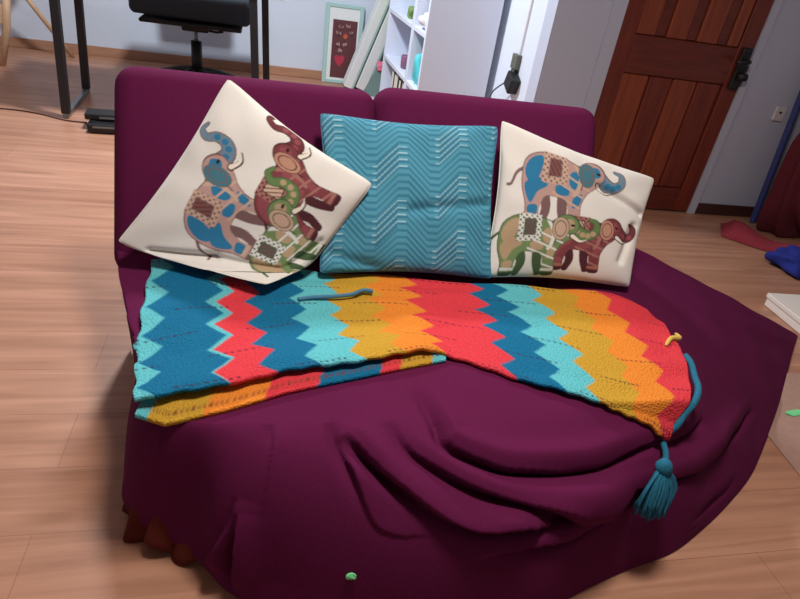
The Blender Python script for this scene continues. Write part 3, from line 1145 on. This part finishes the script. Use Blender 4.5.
def blob(name, c, r, m, seed, parent=None, amp=.12, n=44, flat=0.0):
    g1 = np.linspace(0, math.pi, n)
    g2 = np.linspace(0, 2 * math.pi, 2 * n, endpoint=False)
    T1, T2 = np.meshgrid(g1, g2, indexing='ij')
    d = np.stack([np.sin(T1) * np.cos(T2), np.sin(T1) * np.sin(T2), np.cos(T1)], 2)
    rr = np.random.default_rng(seed)
    f = np.ones(T1.shape)
    for _ in range(9):
        k = rr.normal(size=3) * 3.2
        f += amp / 3 * np.sin(d @ k + rr.uniform(0, 6))
    sq = np.sign(d) * np.abs(d) ** 0.75
    P = sq * f[..., None] * np.array(r) + np.array(c)
    P[..., 2] = np.maximum(P[..., 2], flat)
    return grid_mesh(name, P, m, parent, wrap=True)


bag = thing('laundry_bag', 'tall maroon fabric bag standing against the grey wall at the right edge', 'bag')
blob('bag_body', (3.155, 2.79, .40), (.28, .12, .42), M['maroon'], 3, bag, .10, 44, .004)
tube('bag_strap', smooth_path([(3.12, 2.64, .45), (3.06, 2.60, .28), (3.03, 2.57, .12), (3.08, 2.54, .02), (3.25, 2.50, .02)], 30), 0.018, M['black_plastic'], bag, 8)
# red garment spread on the floor
ng = 50
gu = np.linspace(0, 1, ng)
cl = np.array([(p.x, p.y) for p in smooth_path([(2.66, 2.82, 0), (2.74, 2.74, 0), (2.82, 2.62, 0), (2.92, 2.52, 0), (3.0, 2.45, 0)], ng - 1)])
RP = np.zeros((24, ng, 3))
for r in range(24):
    a = math.pi * r / 23
    wdt = .07 + .03 * np.sin(gu * 5 + .6)
    RP[r, :, 0] = cl[:, 0] + math.cos(a) * wdt * .7
    RP[r, :, 1] = cl[:, 1] + math.cos(a) * wdt
    RP[r, :, 2] = .004 + math.sin(a) * (.055 + .02 * np.sin(gu * 9)) * np.minimum(1, (gu + .05) * 6)
tag(grid_mesh('garment', RP, M['red_cloth']), 'crumpled red garment on the floor in front of the maroon bag', 'garment')
tag(blob('garment', (2.80, 2.33, .05), (.16, .11, .06), M['blue_cloth'], 8, None, .2, 30, .003), 'bundle of royal blue cloth on the floor at the right edge', 'garment')

# ------------------------------------------------------------------ desk, chair, wooden chair, device
desk = thing('desk', 'black steel framed desk against the back wall', 'desk')
box('desktop', (-1.28, 3.93, .80), (.14, 4.75, .83), M['white_board'], desk, 0.003, 1)
for (xa, xb, xc) in ((-1.125, -1.15, -1.18), (-.068, -.036, .028)):
    bar('leg', (xb, 3.96, .028), (xa, 3.96, .80), .046, M['black'], desk)
    bar('leg', (xc, 4.57, .028), (xc + (xa - xb), 4.57, .80), .046, M['black'], desk)
    bar('foot_rail', (xb, 3.937, .016), (xc, 4.593, .016), .030, M['grey_metal'], desk)
bar('crossbar', (-1.10, 4.57, .76), (-.03, 4.57, .76), .03, M['black'], desk)

oc = thing('office_chair', 'black office swivel chair beneath the desk', 'chair')
cx, cy = -.50, 5.08
bm = bmesh.new()
add_box(bm, (cx - .43, cy - .27, .470), (cx + .40, cy + .26, .66), .035, 4)
for v in bm.verts:
    q = ((v.co.x - cx) / .43) ** 2
    v.co.z += .035 * q
    v.co.y = cy + (v.co.y - cy) * (1 - .35 * q)
from_bm('seat', bm, M['seat_fabric'], oc, True)
bm = bmesh.new()
add_box(bm, (cx - .36, cy - .24, .455), (cx + .34, cy + .22, .482), .012, 2)
from_bm('seat_pan', bm, M['black_plastic'], oc)
box('tilt_mechanism', (cx - .09, cy - .12, .41), (cx + .10, cy + .10, .458), M['black_plastic'], oc, .012, 2)
tube('lever', [(cx + .05, cy - .02, .42), (cx + .15, cy - .05, .415), (cx + .20, cy - .06, .425)], .009, M['black_plastic'], oc)
tube('gas_piston', [(cx, cy, .30), (cx, cy, .42)], .014, M['grey_metal'], oc, 14)
tube('column', [(cx, cy, .075), (cx, cy, .33)], .040, M['black_plastic'], oc, 16)
for k in range(5):
    a = math.radians(20 + 72 * k)
    dx, dy = math.cos(a), math.sin(a)
    tube('base_arm', [(cx, cy, .115), (cx + dx * .17, cy + dy * .17, .10), (cx + dx * .29, cy + dy * .29, .07)], [.034, .026, .018], M['black_plastic'], oc, 8)
    px_, py_ = cx + dx * .29, cy + dy * .29
    tube('caster', [(px_ - dy * .022, py_ + dx * .022, .028), (px_ + dy * .022, py_ - dx * .022, .028)], .027, M['black_plastic'], oc, 14)
bm = bmesh.new()
add_box(bm, (cx - .24, cy + .20, .66), (cx + .24, cy + .26, 1.12), .028, 3)
from_bm('backrest', bm, M['seat_fabric'], oc, True)
tube('back_post', [(cx, cy + .12, .44), (cx, cy + .28, .47), (cx, cy + .275, .72)], .02, M['black_plastic'], oc, 10)

wc = thing('wooden_chair', 'pale wooden chair beside the back wall at the left edge', 'chair')
tube('leg', [(-1.865, 5.10, 0), (-1.795, 5.10, .27), (-1.74, 5.10, .62)], [.020, .027, .027], M['pale_wood'], wc, 10)
tube('leg', [(-2.33, 5.10, 0), (-2.36, 5.10, .62)], [.020, .027], M['pale_wood'], wc, 10)
tube('leg', [(-1.52, 5.62, 0), (-1.86, 5.42, .62)], [.016, .020], M['pale_wood'], wc, 10)
tube('leg', [(-2.45, 5.62, 0), (-2.28, 5.42, .62)], [.016, .020], M['pale_wood'], wc, 10)
box('stretcher', (-2.35, 5.085, .29), (-1.79, 5.115, .42), M['pale_wood'], wc, .006, 2)
bm = bmesh.new()
add_box(bm, (-2.38, 5.06, .62), (-1.70, 5.50, .65), .01, 2)
from_bm('seat', bm, M['pale_wood'], wc)

dv = thing('power_adapter', 'small black device with grey trim on the floor behind the sofa', 'device')
mt = Matrix.Translation((-.85, 3.76, 0)) @ Matrix.Rotation(math.radians(4), 4, 'Z')
box('housing', (-.13, -.06, .006), (.16, .06, .055), M['black_plastic'], dv, .008, 2, mt)
box('upper_housing', (-.15, .01, .058), (.17, .13, .095), M['black_plastic'], dv, .008, 2, mt)
box('trim_strip', (-.10, -.064, .035), (.15, -.058, .045), M['grey_metal'], dv, 0, 1, mt)
box('trim_strip', (-.07, .004, .070), (.02, .010, .080), M['grey_metal'], dv, 0, 1, mt)
for xx in (-.11, .14):
    box('foot', (xx - .015, -.03, 0), (xx + .015, .13, .058), M['black_plastic'], dv, 0, 1, mt)
tag(tube('cable', smooth_path([(-1.62, 4.02, .004), (-1.45, 4.02, .004), (-1.3, 3.98, .004), (-1.15, 3.90, .004), (-1.02, 3.88, .006)], 30), .004, M['base_dark'], None, 6),
    'thin dark cable on the floor running under the desk', 'cable')

# ------------------------------------------------------------------ pictures and boards leaning at the back wall
pf = thing('picture_frame', 'white and mint framed maroon poster leaning on the back wall', 'picture')
lean = Matrix.Translation((0, 5.70, 0)) @ Matrix.Rotation(math.radians(-5), 4, 'X')
box('frame_side', (.515, 0, 0.001), (.550, .022, .655), M['mint'], pf, .003, 1, lean)
box('frame_side', (.815, 0, 0.001), (.850, .022, .655), M['mint'], pf, .003, 1, lean)
box('frame_rail', (.550, 0, .625), (.815, .022, .655), M['mint'], pf, .003, 1, lean)
box('frame_rail', (.550, 0, .001), (.815, .022, .03), M['mint'], pf, .003, 1, lean)
mnt = box('mount', (.550, .008, .03), (.815, .018, .625), M['canvas'], pf, 0, 1, lean)
po = box('poster', (.585, .004, .05), (.80, .009, .53), M['print_maroon'], pf, 0, 1, lean)
for k, (px_, pz_, w_) in enumerate(((.66, .47, .05), (.72, .48, .04), (.64, .42, .04), (.64, .33, .03), (.66, .28, .035), (.70, .33, .03), (.75, .43, .03))):
    pts = [lean @ Vector((px_ + w_ * (t / 8 - .5), .002, pz_ + .02 * math.sin(t * 1.9 + k))) for t in range(9)]
    tube('scribble', pts, .006, M['pale_ink'], po, 5)
bm = bmesh.new()
hp = []
for k in range(24):
    t = 2 * math.pi * k / 24
    hp.append((.045 * math.sin(t) ** 3, .036 * math.cos(t) - .012 * math.cos(2 * t) - .006 * math.cos(3 * t)))
f1 = [bm.verts.new(lean @ Vector((.66 + a * 1.0, .0035, .20 + b * 1.3))) for a, b in hp]
bm.faces.new(f1)
from_bm('heart', bm, M['red_ink'], po)
bm = bmesh.new()
f1 = [bm.verts.new(lean @ Vector((.70 + .02 * math.cos(k * math.pi / 6), .0035, .40 + .02 * math.sin(k * math.pi / 6)))) for k in range(12)]
bm.faces.new(f1)
from_bm('spot', bm, M['orange_ink'], po)

for i, (xb, yb, wd, lab) in enumerate(((.695, 5.50, .085, 'tall white canvas leaning right, the left of two beside the poster'),
                                       (.800, 5.50, .10, 'tall white canvas leaning right, next to the dark gap by the bookcase'))):
    mt = Matrix.Translation((xb, yb, 0.012)) @ Matrix.Rotation(math.radians(18), 4, 'Y')
    cv = thing('canvas', lab, 'canvas', group='white canvases leaning by the bookcase')
    box('canvas_face', (0, 0, .012), (wd - .012, .17, .84), M['canvas'], cv, .004, 1, mt)
    box('stretcher_edge', (wd - .012, .005, .012), (wd, .165, .84), M['mint'], cv, 0, 1, mt)

fold_ = thing('folder', 'grey green card folder tilted on the floor below the canvases', 'folder')
bm = bmesh.new()
tri = [(.80, 5.20, .012), (1.01, 5.14, .012), (1.035, 5.30, .20), (.95, 5.40, .215)]
v1 = [bm.verts.new(p) for p in tri]
v2 = [bm.verts.new((p[0] + .006, p[1] + .018, p[2])) for p in tri]
bm.faces.new(v1)
bm.faces.new(list(reversed(v2)))
for k in range(4):
    bm.faces.new((v1[k], v2[k], v2[(k + 1) % 4], v1[(k + 1) % 4]))
from_bm('card', bm, M['greygreen'], fold_)
tube('edge_strip', [tri[0], tri[1]], .010, M['mint'], fold_, 6)
tag(blob('plastic_bag', (.90, 5.06, .025), (.12, .05, .03), M['pale_pink'], 5, None, .2, 20, .002), 'crumpled pale pink plastic bag on the floor under the folder', 'bag')
tag(blob('toy', (.985, 5.375, .245), (.035, .03, .035), M['pink'], 6, None, .2, 16), 'small bright pink toy above the grey green folder', 'toy')
# stack behind the far end of the bookcase
stk = thing('storage_crate', 'black crate at the bottom of the coloured stack beside the bookcase', 'crate')
box('crate_body', (1.06, 5.08, .001), (1.34, 5.45, .13), M['black_plastic'], stk, .006, 2)
z = .13
for nm, h_, m_, lab, ins in (('storage_box', .125, 'violet', 'violet box in the stack beside the bookcase', 0),
                            ('storage_box', .075, 'blue_box', 'bright blue box on the violet one beside the bookcase', .01),
                            ('storage_box', .055, 'olive', 'olive green flat box above the blue one', .0),
                            ('storage_box', .035, 'black_plastic', 'thin black case between olive and teal boxes', .01),
                            ('storage_box', .125, 'teal_box', 'teal box in the upper part of the stack', .005),
                            ('storage_box', .05, 'black_plastic', 'black flat case under the lime green box', .0),
                            ('storage_box', .20, 'lime', 'lime green box on top of the stack', .005)):
    bt = thing(nm, lab, 'box', group='coloured boxes stacked beside the bookcase')
    box('box_body', (1.06 + ins, 5.08 + ins, z), (1.34 - ins, 5.45 - ins, z + h_ * .8), M[m_], bt, .004, 1)
    box('lid', (1.057 + ins, 5.077 + ins, z + h_ * .8), (1.343 - ins, 5.453 - ins, z + h_), M[m_], bt, .004, 1)
    z += h_

# ------------------------------------------------------------------ bookcase
bc = thing('bookcase', 'tall white open bookcase with its plain end panel towards the sofa', 'bookcase')
XA, XB, YA, YE, HB = .92, 1.355, 3.70, 4.98, 1.95
box('end_panel', (XA, YA, .001), (XB, YA + .03, HB), M['white_board'], bc, .002, 1)
box('end_panel', (XA, YE - .03, .001), (XB, YE, HB), M['white_board'], bc, .002, 1)
box('divider', (XA + .002, 4.06, .05), (XB - .008, 4.12, HB - .03), M['white_board'], bc, .002, 1)
box('back_panel', (XB - .008, YA + .03, .04), (XB, YE - .03, HB - .03), M['white_board'], bc)
for zz in (.05, .40, .735, 1.07, 1.42, 1.92):
    for (ya, yb) in ((YA + .03, 4.06), (4.12, YE - .03)):
        box('shelf', (XA + .003, ya, zz - .014), (XB - .008, yb, zz + .014), M['white_board'], bc, .002, 1)
# things on the shelves
tag(blob('bag', (1.02, 3.90, .515), (.085, .11, .105), M['cyan_bag'], 11, None, .16, 30, .4145), 'crumpled turquoise plastic bag on the shelf near the white end panel', 'bag')
tag(blob('cloth', (1.01, 3.91, .795), (.08, .12, .045), M['white_cloth'], 12, None, .25, 30, .7495), 'bundle of white cloth on the upper shelf near the end panel', 'cloth')
tag(blob('cloth', (1.21, 3.86, .47), (.07, .08, .06), M['plum'], 19, None, .2, 24, .4145), 'plum cloth bundle behind the turquoise bag', 'cloth')
mug = thing('mug', 'small plum mug on the middle shelf of the far column', 'mug')
lathe('mug_body', [(.030, 0), (.036, .01), (.038, .085), (.034, .09), (.033, .02)], (.99, 4.45, .4145), M['plum'], mug)
tube('mug_handle', smooth_path([(.99, 4.415, .485), (.99, 4.385, .48), (.99, 4.385, .44), (.99, 4.415, .435)], 14), .006, M['plum'], mug)
tag(blob('toy', (.985, 4.42, .785), (.035, .05, .036), M['leaf_green'], 15, None, .15, 20, .7495), 'small green toy on the upper shelf of the far column', 'toy')
yb = 4.16
for k in range(9):
    wd = (.055, .04, .065, .045, .06, .05, .055, .04, .06)[k]
    hh = (.30, .29, .305, .28, .30, .295, .285, .30, .29)[k]
    dark_ = k in (2, 4, 7)
    bk = thing('book', ('black spined book' if dark_ else 'cream spined book') + ', ' + ('first', 'second', 'third', 'fourth', 'fifth', 'sixth', 'seventh', 'eighth', 'ninth')[k] + ' from the divider on the lowest shelf', 'book', group='books on the lowest shelf')
    bm_ = M['black_book'] if dark_ else M['cream_page']
    box('spine', (.945, yb, .065), (.952, yb + wd, .065 + hh), bm_, bk, .002, 1)
    box('page_block', (.952, yb + .004, .068), (1.12, yb + wd - .004, .065 + hh - .004), M['canvas'], bk)
    yb += wd + .004
